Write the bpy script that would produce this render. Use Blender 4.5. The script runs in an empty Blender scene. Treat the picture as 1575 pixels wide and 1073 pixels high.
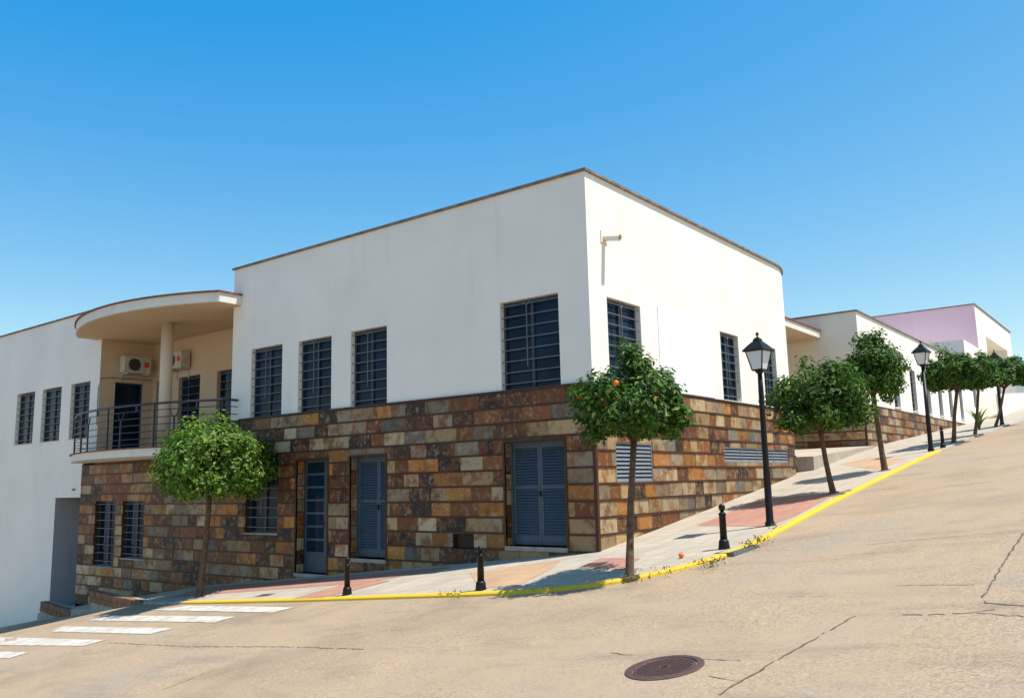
import bpy, math, random
import numpy as np
from mathutils import Vector, Matrix
random.seed(7); rng = np.random.default_rng(7)
S = bpy.context.scene
COL = S.collection

# ------------------------------------------------------------------ camera
# world: corner of the building at the origin, left facade along -X, right facade along +Y
W0, H0, F0 = 1575.0, 1073.0, 1312.14
_a = np.array([-930-787.5, 783-536.5, F0]); _a /= np.linalg.norm(_a)
_b = np.array([1816-787.5, 718-536.5, F0]); _b /= np.linalg.norm(_b)
RW = np.stack([-_a, _b, np.cross(-_a, _b)])          # camera (x right, y down, z forward) -> world
CAM = -(RW @ np.array([921-787.5, 848-536.5, F0])) / 87.5
cam = bpy.data.cameras.new('camera'); camo = bpy.data.objects.new('camera', cam); COL.objects.link(camo)
cam.sensor_width = 36; cam.lens = 36*F0/W0; cam.clip_end = 2000; cam.clip_start = .05
M = Matrix(((RW[0][0], -RW[0][1], -RW[0][2], CAM[0]), (RW[1][0], -RW[1][1], -RW[1][2], CAM[1]),
            (RW[2][0], -RW[2][1], -RW[2][2], CAM[2]), (0, 0, 0, 1)))
camo.matrix_world = M
S.camera = camo

# ------------------------------------------------------------------ sky, sun, exposure
EL = math.radians(66.5); AZ = math.atan2(.965, .26)      # azimuth clockwise from +Y
world = bpy.data.worlds.new('World'); S.world = world; world.use_nodes = True
nt = world.node_tree; nt.nodes.clear()
sky = nt.nodes.new('ShaderNodeTexSky'); sky.sky_type = 'NISHITA'; sky.sun_disc = False
sky.sun_elevation = EL; sky.sun_rotation = AZ; sky.altitude = 300; sky.air_density = 1.0; sky.dust_density = .6; sky.ozone_density = 2.5
se = nt.nodes.new('ShaderNodeSeparateColor'); hs = nt.nodes.new('ShaderNodeCombineColor')      # deeper azure: one colour response for the whole sky
ma = nt.nodes.new('ShaderNodeMath'); ma.operation = 'MULTIPLY_ADD'; ma.inputs[1].default_value = 1.35; ma.inputs[2].default_value = -1.28
mm = nt.nodes.new('ShaderNodeMath'); mm.operation = 'MAXIMUM'; mm.inputs[1].default_value = .15
mb = nt.nodes.new('ShaderNodeMath'); mb.operation = 'MULTIPLY_ADD'; mb.inputs[1].default_value = .38; mb.inputs[2].default_value = 2.9
for a, b in ((se.outputs[0], ma.inputs[0]), (ma.outputs[0], mm.inputs[0]), (mm.outputs[0], hs.inputs[0]), (se.outputs[1], hs.inputs[1]), (se.outputs[2], mb.inputs[0]), (mb.outputs[0], hs.inputs[2])): nt.links.new(a, b)
bg = nt.nodes.new('ShaderNodeBackground'); bg.inputs[1].default_value = .125
wo = nt.nodes.new('ShaderNodeOutputWorld')
nt.links.new(sky.outputs[0], se.inputs[0]); nt.links.new(hs.outputs[0], bg.inputs[0]); nt.links.new(bg.outputs[0], wo.inputs[0])
sd = Vector((math.cos(EL)*math.sin(AZ), math.cos(EL)*math.cos(AZ), math.sin(EL)))
sun = bpy.data.lights.new('sun', 'SUN'); sun.energy = 4.6; sun.angle = math.radians(.53); sun.color = (1, .955, .88)
suno = bpy.data.objects.new('sun', sun); COL.objects.link(suno); suno.rotation_euler = (-sd).to_track_quat('-Z', 'Y').to_euler()
suno.location = (0, 0, 30)
S.view_settings.view_transform = 'Standard'; S.view_settings.look = 'None'; S.view_settings.exposure = .6; S.view_settings.gamma = 1

# ------------------------------------------------------------------ ground heights
GY = [(-400, -3.2), (-30, -3.2), (-20, -2.5), (0, 0), (15, 1.875), (20, 2.36), (37, 3.8), (50, 5.3), (70, 7.1), (95, 8.2), (400, 8.2)]
def gy(y): return float(np.interp(y, [a for a, _ in GY], [b for _, b in GY]))
def gxr(x):
    if x < -12: return -1.2+.163*(max(x, -40)+12)
    return .1*min(x, 22)
def pave(x, y): return (.1*x if x > -12 else -1.2+.142*(max(x, -40)+12))+gy(y)
KH = .045
def road(x, y): return gxr(x)+gy(y)-KH
def hit(px, py, fn, t0=2, t1=120):
    d = RW @ np.array([(px-787.5)/F0, (py-536.5)/F0, 1.0])
    prev = t0
    for t in np.arange(t0, t1, .05):
        w = CAM+d*t
        if w[2] < fn(w[0], w[1]): return CAM+d*(t-.025)
    return CAM+d*t1

# ------------------------------------------------------------------ materials
def mat(name, col, rough=.8, metal=0, spec=.3):
    m = bpy.data.materials.new(name); m.use_nodes = True
    b = m.node_tree.nodes['Principled BSDF']
    b.inputs['Base Color'].default_value = (*col, 1); b.inputs['Roughness'].default_value = rough
    b.inputs['Metallic'].default_value = metal; b.inputs['Specular IOR Level'].default_value = spec
    return m
class N:
    def __init__(s, m): s.m = m; s.t = m.node_tree; s.b = s.t.nodes['Principled BSDF']
    def new(s, k, **kw):
        n = s.t.nodes.new(k)
        for a, v in kw.items(): setattr(n, a, v)
        return n
    def link(s, a, b): s.t.links.new(a, b)
    def pos(s, scale=(1, 1, 1)):
        g = s.new('ShaderNodeNewGeometry'); mp = s.new('ShaderNodeMapping'); mp.inputs['Scale'].default_value = scale
        s.link(g.outputs['Position'], mp.inputs['Vector']); return mp.outputs[0]
    def noise(s, scale, vec=None, detail=5, rough=.6):
        n = s.new('ShaderNodeTexNoise'); n.inputs['Scale'].default_value = scale; n.inputs['Detail'].default_value = detail; n.inputs['Roughness'].default_value = rough
        s.link(vec if vec is not None else s.pos(), n.inputs['Vector']); return n.outputs['Fac']
    def ramp(s, fac, stops):
        r = s.new('ShaderNodeValToRGB'); e = r.color_ramp.elements
        while len(e) < len(stops): e.new(.5)
        for el, (p, c) in zip(e, stops): el.position = p; el.color = (*c, 1) if len(c) == 3 else c
        s.link(fac, r.inputs[0]); return r.outputs[0]
    def mix(s, fac, a, b, mode='MIX'):
        n = s.new('ShaderNodeMix', data_type='RGBA', blend_type=mode)
        for sock, v in ((n.inputs[0], fac), (n.inputs[6], a), (n.inputs[7], b)):
            if isinstance(v, (int, float)): sock.default_value = v
            elif isinstance(v, tuple): sock.default_value = (*v, 1)
            else: s.link(v, sock)
        return n.outputs[2]
    def bump(s, h, strength=.3, dist=.01):
        n = s.new('ShaderNodeBump'); n.inputs['Strength'].default_value = strength; n.inputs['Distance'].default_value = dist
        s.link(h, n.inputs['Height']); s.link(n.outputs[0], s.b.inputs['Normal'])
    def base(s, c): s.link(c, s.b.inputs['Base Color'])
g3 = lambda v: (v, v, v)
def plaster(name, col, stain=.5, dirt=(.42, .38, .33)):
    m = mat(name, col, .9, 0, .15); n = N(m)
    big = n.noise(.55, None, 4)
    c = n.mix(n.ramp(big, [(.35, g3(0)), (.75, g3(1))]), col, tuple(v*.9 for v in col))
    st = n.noise(1.0, n.pos((2.6, 2.6, .22)), 6, .65)
    c = n.mix(n.ramp(st, [(.58, g3(0)), (.85, g3(stain*.5))]), c, dirt)
    sp = n.noise(5, None, 6, .7)
    c = n.mix(n.ramp(sp, [(.68, g3(0)), (.8, g3(stain*.35))]), c, dirt)
    n.base(c); n.bump(n.noise(60, None, 4), .25, .006); return m
WHITE = plaster('white_plaster', (.83, .78, .70), .65)
WHITE_OLD = plaster('weathered_white_plaster', (.78, .69, .56), .8)
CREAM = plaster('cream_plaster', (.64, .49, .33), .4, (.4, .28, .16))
PINK = plaster('pale_pink_plaster', (.76, .52, .59), .35)
COLM = plaster('column_plaster', (.66, .55, .42), .4, (.4, .3, .2))
ALCOVE = plaster('shade_grey_stained_plaster', (.36, .36, .37), 1.0, (.15, .13, .11))  # alcove shade put into the grey base colour, dirt stains over it
CONC = plaster('fascia_concrete', (.72, .68, .6), .9, (.3, .26, .22))
FRESH = mat('fresh_white_board', (.86, .86, .86), .6)
def tilem():
    m = mat('slate_tile', (.3, .2, .1), .62, 0, .35); n = N(m)
    at = n.new('ShaderNodeAttribute', attribute_name='tile')
    v = n.pos()
    off = n.new('ShaderNodeVectorMath', operation='MULTIPLY_ADD'); n.link(at.outputs['Color'], off.inputs[0]); off.inputs[1].default_value = (37, 53, 71); n.link(v, off.inputs[2])
    o = off.outputs[0]
    a = n.noise(3.2, o, 7, .68); b = n.noise(7.5, o, 6, .7)
    st = n.new('ShaderNodeMapping'); st.inputs['Scale'].default_value = (3, 3, 1.3); n.link(o, st.inputs[0])
    d = n.noise(1.6, st.outputs[0], 5, .6)
    c = n.mix(n.ramp(a, [(.48, g3(0)), (.60, g3(.85))]), at.outputs['Color'], (.23, .078, .016))
    c = n.mix(n.ramp(b, [(.52, g3(0)), (.72, g3(.8))]), c, (.46, .35, .21))
    c = n.mix(n.ramp(d, [(.56, g3(0)), (.78, g3(.6))]), c, (.055, .028, .014))
    c = n.mix(1.0, c, n.ramp(at.outputs['Alpha'], [(0, g3(0)), (1, g3(1))]), 'MULTIPLY')
    n.base(c); n.bump(n.noise(14, o, 8, .7), .55, .012); return m
TILE = tilem()
def simple_noise(name, col, rough, amp=.25, sc=8, bump=.2, metal=0):
    m = mat(name, col, rough, metal); n = N(m)
    n.base(n.mix(n.ramp(n.noise(sc, None, 6), [(.3, g3(0)), (.7, g3(1))]), tuple(v*(1-amp) for v in col), tuple(min(1, v*(1+amp)) for v in col)))
    if bump: n.bump(n.noise(sc*8, None, 4), bump, .004)
    return m
JOINT = simple_noise('brown_joint', (.055, .028, .018), .8, .3)
TRIM = simple_noise('rust_brown_trim', (.060, .022, .009), .55, .35, 5)
COPING = simple_noise('brown_grey_coping', (.20, .16, .13), .85, .4, 4)
TERRA = simple_noise('terracotta_edge', (.20, .075, .05), .8, .4, 5)
IRON = simple_noise('black_iron', (.012, .010, .010), .42, .3, 20, .1, .3)
GRILLE = simple_noise('grey_iron_grille', (.13, .135, .15), .5, .2, 20, 0, .1)
RAILM = simple_noise('dark_railing_paint', (.045, .045, .06), .4, .2, 20, 0, .3)
BLUE = simple_noise('grey_blue_door_paint', (.060, .086, .112), .5, .15, 6, 0)
FRAME = simple_noise('window_frame', (.05, .06, .07), .5, .2, 10, 0)
ALU = simple_noise('pale_aluminium_louvre', (.20, .215, .235), .5, .15, 9, 0, .2)
DARK = mat('dark_interior', (.012, .011, .010), .9)
ROOFM = simple_noise('roof_gravel', (.35, .3, .26), .95, .2)
def glassm():
    m = mat('dark_window_glass', (.010, .016, .028), .12, 0, .12); n = N(m)
    n.base(n.mix(n.ramp(n.noise(1.1, None, 3), [(.35, g3(0)), (.7, g3(1))]), (.004, .010, .022), (.008, .026, .052))); return m
GLASS = glassm()
LAMPG = mat('frosted_lantern_glass', (.62, .64, .66), .35)
ACW = simple_noise('aged_white_metal', (.50, .47, .41), .5, .2, 6, 0)
ACD = mat('fan_grille_dark', (.06, .05, .045), .6)
ACR = mat('red_sticker', (.55, .06, .04), .6)
def roadm():
    m = mat('worn_concrete_road', (.3, .25, .2), .92, 0, .2); n = N(m)
    a = n.noise(.35, None, 6, .6); c = n.ramp(a, [(.3, (.258, .196, .134)), (.5, (.35, .262, .172)), (.7, (.305, .246, .184))])
    b = n.noise(1.8, n.pos((1, .5, 1)), 7, .7); c = n.mix(n.ramp(b, [(.5, g3(0)), (.72, g3(.55))]), c, (.40, .285, .175))
    w = n.noise(.9, n.pos((.5, 1.6, 1)), 6, .7); c = n.mix(n.ramp(w, [(.53, g3(0)), (.72, g3(.6))]), c, (.19, .15, .118))
    vo = n.new('ShaderNodeTexVoronoi'); vo.inputs['Scale'].default_value = 55; n.link(n.pos(), vo.inputs['Vector'])
    ag = n.ramp(vo.outputs['Color'], [(.0, g3(.62)), (1, g3(1.32))])
    gate = n.ramp(n.noise(.8, None, 4), [(.38, g3(.15)), (.62, g3(.9))])
    c = n.mix(gate, c, n.mix(1.0, c, ag, 'MULTIPLY'))
    f = n.noise(22, None, 7, .78); c = n.mix(n.ramp(f, [(.53, g3(0)), (.70, g3(.6))]), c, (.12, .10, .085))
    n.base(c); n.bump(n.noise(40, None, 8, .75), .5, .012); return m
ROAD = roadm()
def pavem(name, c1, c2, joint):
    m = mat(name, c1, .9, 0, .2); n = N(m)
    br = n.new('ShaderNodeTexBrick'); br.offset = 0
    for k, v in (('Scale', 1.0), ('Mortar Size', .006), ('Brick Width', .4), ('Row Height', .4), ('Bias', 0)): br.inputs[k].default_value = v
    br.inputs['Color1'].default_value = (*c1, 1); br.inputs['Color2'].default_value = (*c2, 1); br.inputs['Mortar'].default_value = (*joint, 1)
    n.link(n.pos(), br.inputs['Vector'])
    c = n.mix(n.ramp(n.noise(1.3, None, 6, .65), [(.42, g3(0)), (.75, g3(.6))]), br.outputs['Color'], tuple(v*.6 for v in c1))
    c = n.mix(n.ramp(n.noise(18, None, 5, .7), [(.6, g3(0)), (.75, g3(.35))]), c, tuple(v*.45 for v in c1))
    n.base(c); n.bump(n.noise(50, None, 5), .3, .005); return m
PAVE = pavem('pale_paving', (.43, .37, .29), (.39, .335, .265), (.2, .17, .14))
REDP = pavem('red_paving', (.40, .205, .145), (.36, .19, .14), (.2, .12, .09))
OCHP = pavem('peach_paving', (.46, .30, .185), (.42, .275, .17), (.24, .15, .1))
def worn_paint(name, col, under, lo=.5, hi=.66):
    m = mat(name, col, .75); n = N(m)
    w = n.ramp(n.noise(3.5, None, 8, .75), [(lo, g3(0)), (hi, g3(.85))]); n.base(n.mix(w, col, under)); return m
YEL = worn_paint('yellow_kerb_paint', (.62, .40, .03), (.36, .28, .17), .56, .74)
ZEB = worn_paint('worn_white_road_paint', (.52, .49, .44), (.34, .28, .21), .44, .62)
KERBM = simple_noise('kerb_concrete', (.33, .29, .24), .9, .25, 3)
BRICKM = simple_noise('step_brick', (.20, .10, .055), .85, .35, 5)
CRACK = simple_noise('crack_dirt', (.115, .085, .062), .95, .4, 10, 0)
RUST = simple_noise('rusty_cast_iron', (.10, .06, .05), .6, .3, 30, .4, .3)
BARK = simple_noise('citrus_bark', (.115, .070, .042), .9, .4, 14, .6)
SOIL = simple_noise('tree_pit_soil', (.10, .065, .04), .95, .4, 20, .5)
ORANGE = mat('orange_peel', (.75, .16, .02), .45)
def leafm(name, ca, cb, cc):
    m = mat(name, ca, .5, 0, .25); n = N(m)
    g = n.new('ShaderNodeNewGeometry')
    c = n.ramp(g.outputs['Random Per Island'], [(0, ca), (.55, cb), (1, cc)]); n.base(c)
    tr = n.new('ShaderNodeBsdfTranslucent'); n.link(n.mix(1, c, (1.3, 1.5, .5), 'MULTIPLY'), tr.inputs[0])
    mx = n.new('ShaderNodeMixShader'); mx.inputs[0].default_value = .28
    out = n.t.nodes['Material Output']; n.link(n.b.outputs[0], mx.inputs[1]); n.link(tr.outputs[0], mx.inputs[2]); n.link(mx.outputs[0], out.inputs[0]); return m
LEAF = leafm('citrus_leaf', (.018, .052, .006), (.042, .105, .011), (.105, .190, .020))
LEAF2 = leafm('light_citrus_leaf', (.042, .100, .012), (.085, .170, .020), (.185, .285, .040))
BANANA = leafm('bright_broad_leaf', (.12, .24, .03), (.17, .30, .04), (.24, .36, .07))
DRY = leafm('dry_weed', (.16, .13, .05), (.12, .13, .03), (.20, .15, .08))

# ------------------------------------------------------------------ mesh helpers
def tag(o, label=None, cat=None, group=None, kind=None):
    for k, v in (('label', label), ('category', cat), ('group', group), ('kind', kind)):
        if v: o[k] = v
    return o
def empty(name, loc=(0, 0, 0), rz=0):
    o = bpy.data.objects.new(name, None); o.empty_display_size = .2; o.location = loc; o.rotation_euler = (0, 0, rz); COL.objects.link(o); return o
class MB:
    def __init__(s): s.v = []; s.f = []
    def quad(s, *p):
        i = len(s.v); s.v += [tuple(q) for q in p]; s.f.append(tuple(range(i, i+len(p))))
    def box(s, x0, x1, y0, y1, z0, z1): s.hexa([(x0, y0, z0), (x1, y0, z0), (x1, y1, z0), (x0, y1, z0), (x0, y0, z1), (x1, y0, z1), (x1, y1, z1), (x0, y1, z1)])
    def hexa(s, p):
        i = len(s.v); s.v += [tuple(q) for q in p]
        for f in ((0, 3, 2, 1), (4, 5, 6, 7), (0, 1, 5, 4), (1, 2, 6, 5), (2, 3, 7, 6), (3, 0, 4, 7)): s.f.append(tuple(i+k for k in f))
    def mbox(s, mp, u0, u1, z0, z1, d0, d1):      # box in facade coordinates (u along, z up, d inward)
        s.hexa([mp(u0, z0, d0), mp(u1, z0, d0), mp(u1, z0, d1), mp(u0, z0, d1), mp(u0, z1, d0), mp(u1, z1, d0), mp(u1, z1, d1), mp(u0, z1, d1)])
    def tube(s, path, rad, n=8, cap=True):
        path = [Vector(p) for p in path]; rad = rad if isinstance(rad, (list, tuple)) else [rad]*len(path); i0 = len(s.v); up = None
        for k, p in enumerate(path):
            d = (path[min(k+1, len(path)-1)]-path[max(k-1, 0)]).normalized()
            if up is None: up = Vector((0, 0, 1)) if abs(d.z) < .9 else Vector((1, 0, 0))
            a = d.cross(up).normalized(); b = a.cross(d).normalized(); up = b
            for j in range(n):
                t = 2*math.pi*j/n; s.v.append(tuple(p+a*math.cos(t)*rad[k]+b*math.sin(t)*rad[k]))
        for k in range(len(path)-1):
            for j in range(n): a = i0+k*n+j; b = i0+k*n+(j+1) % n; s.f.append((a, b, b+n, a+n))
        if cap: s.f.append(tuple(i0+j for j in range(n))[::-1]); s.f.append(tuple(i0+(len(path)-1)*n+j for j in range(n)))
    def lathe(s, prof, n=16, c=(0, 0, 0), a0=0):
        i0 = len(s.v)
        for r, z in prof:
            for j in range(n): t = a0+2*math.pi*j/n; s.v.append((c[0]+r*math.cos(t), c[1]+r*math.sin(t), c[2]+z))
        for k in range(len(prof)-1):
            for j in range(n): a = i0+k*n+j; b = i0+k*n+(j+1) % n; s.f.append((a, b, b+n, a+n))
        s.f.append(tuple(i0+j for j in range(n))[::-1]); s.f.append(tuple(i0+(len(prof)-1)*n+j for j in range(n)))
    def build(s, name, m, parent=None, smooth=False, off=None):
        me = bpy.data.meshes.new(name)
        v = s.v if off is None else [(a-off[0], b-off[1], c-off[2]) for a, b, c in s.v]
        me.from_pydata(v, [], s.f); me.materials.append(m)
        if smooth: me.polygons.foreach_set('use_smooth', [True]*len(me.polygons))
        o = bpy.data.objects.new(name, me); COL.objects.link(o)
        if parent is not None: o.parent = parent
        return o
def copy_tree(o, parent=None):
    c = o.copy(); COL.objects.link(c); c.parent = parent
    for ch in list(o.children): copy_tree(ch, c)
    return c

# ------------------------------------------------------------------ road, pavement, kerb
xs = sorted(set(list(range(-120, 121, 6))+[x*.5 for x in range(-52, 30)])); ys = sorted(set(list(range(-100, 200, 6))+[y*1.0 for y in range(-22, 96)]))
m = MB()
for y in ys:
    for x in xs: m.v.append((x, y, road(x, y)))
nx = len(xs)
for j in range(len(ys)-1):
    for i in range(nx-1): a = j*nx+i; m.f.append((a, a+1, a+1+nx, a+nx))
road_o = tag(m.build('road', ROAD, None, True), kind='structure')
KP = [(-20.6, -.32), (-17, -.95), (-14, -1.42), (-11, -1.85), (-8.9, -2.14), (-5, -2.55), (-2.2, -2.78), (-.4, -2.92), (.85, -2.92), (1.6, -2.76), (2.2, -2.4), (2.62, -1.85), (2.9, -1.2), (3.04, -.3), (3.02, 2), (3.0, 4), (3.08, 7.5), (3.18, 11.1), (3.45, 15), (3.6, 20), (3.6, 37), (3.6, 52)]
def resample(pts, step):
    # Catmull-Rom
    out = []
    P = [Vector((*p, 0)) for p in pts]; P = [P[0]*2-P[1]]+P+[P[-1]*2-P[-2]]
    for i in range(1, len(P)-2):
        n = max(2, int((P[i+1]-P[i]).length/step))
        for k in range(n):
            t = k/n; a, b, c, d = P[i-1:i+3]
            out.append(.5*((2*b)+(c-a)*t+(2*a-5*b+4*c-d)*t*t+(3*b-a-3*c+d)*t**3))
    out.append(P[-2]); return [(p.x, p.y) for p in out]
KC = resample(KP, .35)
def knorm(i):
    a = Vector(KC[max(i-1, 0)]); b = Vector(KC[min(i+1, len(KC)-1)]); d = (b-a).normalized(); return Vector((-d.y, d.x))   # inward (left of travel)
def inner(x, y):
    if x < -1: return (x, 1.2)
    if y > 1: return (-7.5, y)
    return None
m = MB(); prev = None
for i, (x, y) in enumerate(KC):
    n = knorm(i); ix, iy = x+n.x*.115, y+n.y*.115
    t = inner(x, y)
    if t is None: t = (-1.0, 1.0)
    row = []
    for k in range(9):
        u = k/8; a, b = ix+(t[0]-ix)*u, iy+(t[1]-iy)*u; row.append((a, b, pave(a, b)))
    if prev:
        for k in range(8): m.quad(prev[k], row[k], row[k+1], prev[k+1])
    prev = row
pav = tag(m.build('pavement', PAVE), kind='structure')
# kerb: pale concrete, painted yellow from near the crossing round the corner and up the hill
def kerb_run(i0, i1, name, mt):
    m = MB(); rows = []
    for i in range(i0, i1):
        x, y = KC[i]; n = knorm(i); ix, iy = x+n.x*.12, y+n.y*.12
        zt = pave(x, y)+.006; zb = road(x, y)-.05
        rows.append([(x-n.x*.03, y-n.y*.03, zb), (x-n.x*.012, y-n.y*.012, zt-.02), (x+n.x*.012, y+n.y*.012, zt), (ix, iy, pave(ix, iy)+.006), (ix, iy, pave(ix, iy)-.1)])
    for a, b in zip(rows, rows[1:]):
        for k in range(4): m.quad(a[k], a[k+1], b[k+1], b[k])
    return tag(m.build(name, mt, None, False), kind='structure')
iy0 = min(range(len(KC)), key=lambda i: abs(KC[i][0]+9.6)); iy1 = min(range(len(KC)), key=lambda i: abs(KC[i][1]-12.2) if KC[i][0] > 2 else 99)
kerb_run(0, iy0+1, 'kerb', KERBM); kerb_run(iy0, iy1+1, 'kerb', YEL); kerb_run(iy1, len(KC), 'kerb', KERBM)
def patch(name, pix, mt, parent, fn, lift, world_pts=None):
    pts = world_pts or [tuple(hit(px, py, fn)[:2]) for px, py in pix]
    m = MB(); c = (sum(p[0] for p in pts)/len(pts), sum(p[1] for p in pts)/len(pts))
    for a, b in zip(pts, pts[1:]+pts[:1]):
        m.quad((a[0], a[1], fn(*a)+lift), (b[0], b[1], fn(*b)+lift), (c[0], c[1], fn(*c)+lift))
    return m.build(name, mt, parent)
patch('red_paving', None, REDP, pav, pave, .004, [(-11.5, -1.35), (-4.6, -1.35), (-3.2, -.6), (-3.2, -.3), (-11.5, -.3)])
patch('red_paving', [(447, 921), (497, 919), (600, 893), (548, 893)], REDP, pav, pave, .006)
patch('peach_paving', [(722, 880), (862, 861), (853, 871), (798, 901), (736, 904)], OCHP, pav, pave, .004)
patch('red_paving', [(1072, 808), (1168, 768), (1290, 757), (1225, 792), (1179, 810)], REDP, pav, pave, .004)
patch('red_paving', [(1292, 714), (1345, 703), (1395, 706), (1350, 722)], OCHP, pav, pave, .004)
patch('red_paving', [(893, 872), (925, 858), (985, 858), (960, 876)], REDP, pav, pave, .004)
# zebra crossing, each bar painted on the road
for q in (((290, 931), (452, 934), (418, 942), (232, 938)), ((165, 946), (364, 948), (330, 957), (135, 954)), ((97, 963), (267, 966), (232, 975), (78, 971)), ((-30, 979), (163, 984), (128, 993), (-30, 992)), ((-30, 1001), (44, 1003), (14, 1012), (-30, 1012))):
    a, b, c, d = [Vector(p) for p in q]; m = MB(); n = 16; g = []
    for k in range(n+1):
        e0, e1 = a.lerp(b, k/n), d.lerp(c, k/n); g.append([Vector(hit(*e0.lerp(e1, t), road)[:2]) for t in (0, .5, 1)])
    for k in range(n):
        for h in (0, 1): m.quad(*[(p.x, p.y, road(p.x, p.y)+.008) for p in (g[k][h], g[k+1][h], g[k+1][h+1], g[k][h+1])])
    m.build('crossing_bar', ZEB, road_o)
def crack(pix, w=.018, jit=.03):
    pts = [Vector(hit(px, py, road)[:2]) for px, py in pix]; out = []
    for a, b in zip(pts, pts[1:]):
        n = max(2, int((b-a).length/.06))
        for k in range(n): out.append(a.lerp(b, k/n)+Vector((random.uniform(-jit, jit), random.uniform(-jit, jit))))
    out.append(pts[-1]); m = MB(); pr = None
    for i, p in enumerate(out):
        d = (out[min(i+1, len(out)-1)]-out[max(i-1, 0)]).normalized(); nn = Vector((-d.y, d.x))*w*random.uniform(.3, 1.0)
        r = [(p.x-nn.x, p.y-nn.y, road(p.x-nn.x, p.y-nn.y)+.004), (p.x+nn.x, p.y+nn.y, road(p.x+nn.x, p.y+nn.y)+.004)]
        if pr and random.random() > .03: m.quad(pr[0], r[0], r[1], pr[1])
        pr = r
    m.build('crack', CRACK, road_o)
crack([(1100, 1073), (1190, 1017), (1320, 943)], .013, .012)
crack([(1575, 818), (1545, 862), (1512, 918), (1516, 928), (1575, 931)], .014, .012)
crack([(1385, 947), (1480, 943), (1530, 936)], .013, .02); crack([(1500, 943), (1575, 949)], .008, .02)
crack([(170, 988), (290, 994), (420, 994), (560, 998)], .012, .02); crack([(330, 1030), (250, 1060)], .008, .03)
crack([(1140, 1015), (1082, 1012)], .008, .01); crack([(1375, 900), (1500, 898)], .008, .015); crack([(1210, 918), (1265, 917)], .007, .015)
crack([(1330, 838), (1450, 826), (1570, 817)], .007, .02); crack([(940, 1005), (972, 1006)], .007, .01); crack([(1090, 1040), (1130, 1048)], .006, .01)

# ------------------------------------------------------------------ facade builders
def mapL(u, z, d): return (u, d, z)                       # left facade, faces -Y
RC, YC = 3.0, 9.6
def mapR(u, z, d):                                        # right facade, faces +X, rounded far end
    if u <= YC: return (-d, u, z)
    a = (u-YC)/RC; return (-RC+(RC-d)*math.cos(a), YC+(RC-d)*math.sin(a), z)
def wall(mb, mp, u0, u1, z0, z1, ops, depth=.2, ucuts=()):
    us = sorted({u0, u1, *[u for o in ops for u in o[:2] if u0 < u < u1], *ucuts}); zs = sorted({z0, z1, *[z for o in ops for z in o[2:4] if z0 < z < z1]})
    for a, b in zip(us, us[1:]):
        for c, d in zip(zs, zs[1:]):
            um, zm = (a+b)/2, (c+d)/2
            if any(o[0] < um < o[1] and o[2] < zm < o[3] for o in ops): continue
            mb.quad(mp(a, c, 0), mp(b, c, 0), mp(b, d, 0), mp(a, d, 0))
    for o in ops:
        a, b, c, d = o[:4]; dp = o[4] if len(o) > 4 else depth
        mb.quad(mp(a, c, 0), mp(a, d, 0), mp(a, d, dp), mp(a, c, dp)); mb.quad(mp(b, c, 0), mp(b, d, 0), mp(b, d, dp), mp(b, c, dp))
        mb.quad(mp(a, d, 0), mp(b, d, 0), mp(b, d, dp), mp(a, d, dp)); mb.quad(mp(a, c, 0), mp(b, c, 0), mp(b, c, dp), mp(a, c, dp))
def rect_minus(r, o):
    a, b, c, d = r; e, f, g, h = o[:4]
    if f <= a or e >= b or h <= c or g >= d: return [r]
    out = []
    if e > a: out.append((a, e, c, d))
    if f < b: out.append((f, b, c, d))
    l, rr = max(a, e), min(b, f)
    if h < d: out.append((l, rr, h, d))
    if g > c: out.append((l, rr, c, g))
    return out
PAL = [((.50, .38, .22), 5), ((.42, .28, .13), 4), ((.27, .215, .14), 4), ((.165, .16, .135), 2), ((.22, .075, .018), 5), ((.10, .036, .014), 5), ((.42, .17, .030), 3), ((.034, .020, .014), 3)]
PALC = [c for c, w in PAL for _ in range(w)]
CH = .299
def clad(mp, u0, u1, ztop, gfn, ops, ncourse, tiles, strips, wmin=.38, wmax=.86):
    for k in range(ncourse):
        z1 = ztop-k*CH; z0 = z1-CH
        if z1 < min(gfn(u0), gfn(u1))-.02: break
        for r in [(u0, u1, z1-.036, z1)]:
            rs = [r]
            for o in ops: rs = [q for p in rs for q in rect_minus(p, o)]
            for q in rs:
                if q[1]-q[0] > .05 and q[3] > max(0, 0)+min(gfn(q[0]), gfn(q[1])): strips.append((mp, q))
        u = u0
        while u < u1-.01:
            w = random.uniform(wmin, wmax)
            if u1-(u+w) < wmin*.6: w = u1-u
            rs = [(u+.003, u+w-.003, z0+.002, z1-.038)]
            for o in ops: rs = [q for p in rs for q in rect_minus(p, o)]
            col = (*random.choice(PALC), random.uniform(.55, 1.0))
            for q in rs:
                if q[1]-q[0] < .04 or q[3]-q[2] < .03: continue
                if q[3] < min(gfn(q[0]), gfn(q[1])): continue
                tiles.append((mp, q, col, random.uniform(.014, .026)))
            u += w
def tile_mesh(mb, t):
    mp, (a, b, c, d), col, pr = t
    js = [pr+random.uniform(-.004, .004) for _ in range(4)]
    mb.hexa([mp(a, c, -js[0]), mp(b, c, -js[1]), mp(b, c, .005), mp(a, c, .005), mp(a, d, -js[2]), mp(b, d, -js[3]), mp(b, d, .005), mp(a, d, .005)])
def set_tile_col(o, cols):
    at = o.data.color_attributes.new('tile', 'FLOAT_COLOR', 'CORNER'); arr = np.ones((len(o.data.loops), 4), np.float32)
    arr[:, :4] = np.repeat(np.array(cols, np.float32), 24, axis=0); at.data.foreach_set('color', arr.ravel())
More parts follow.
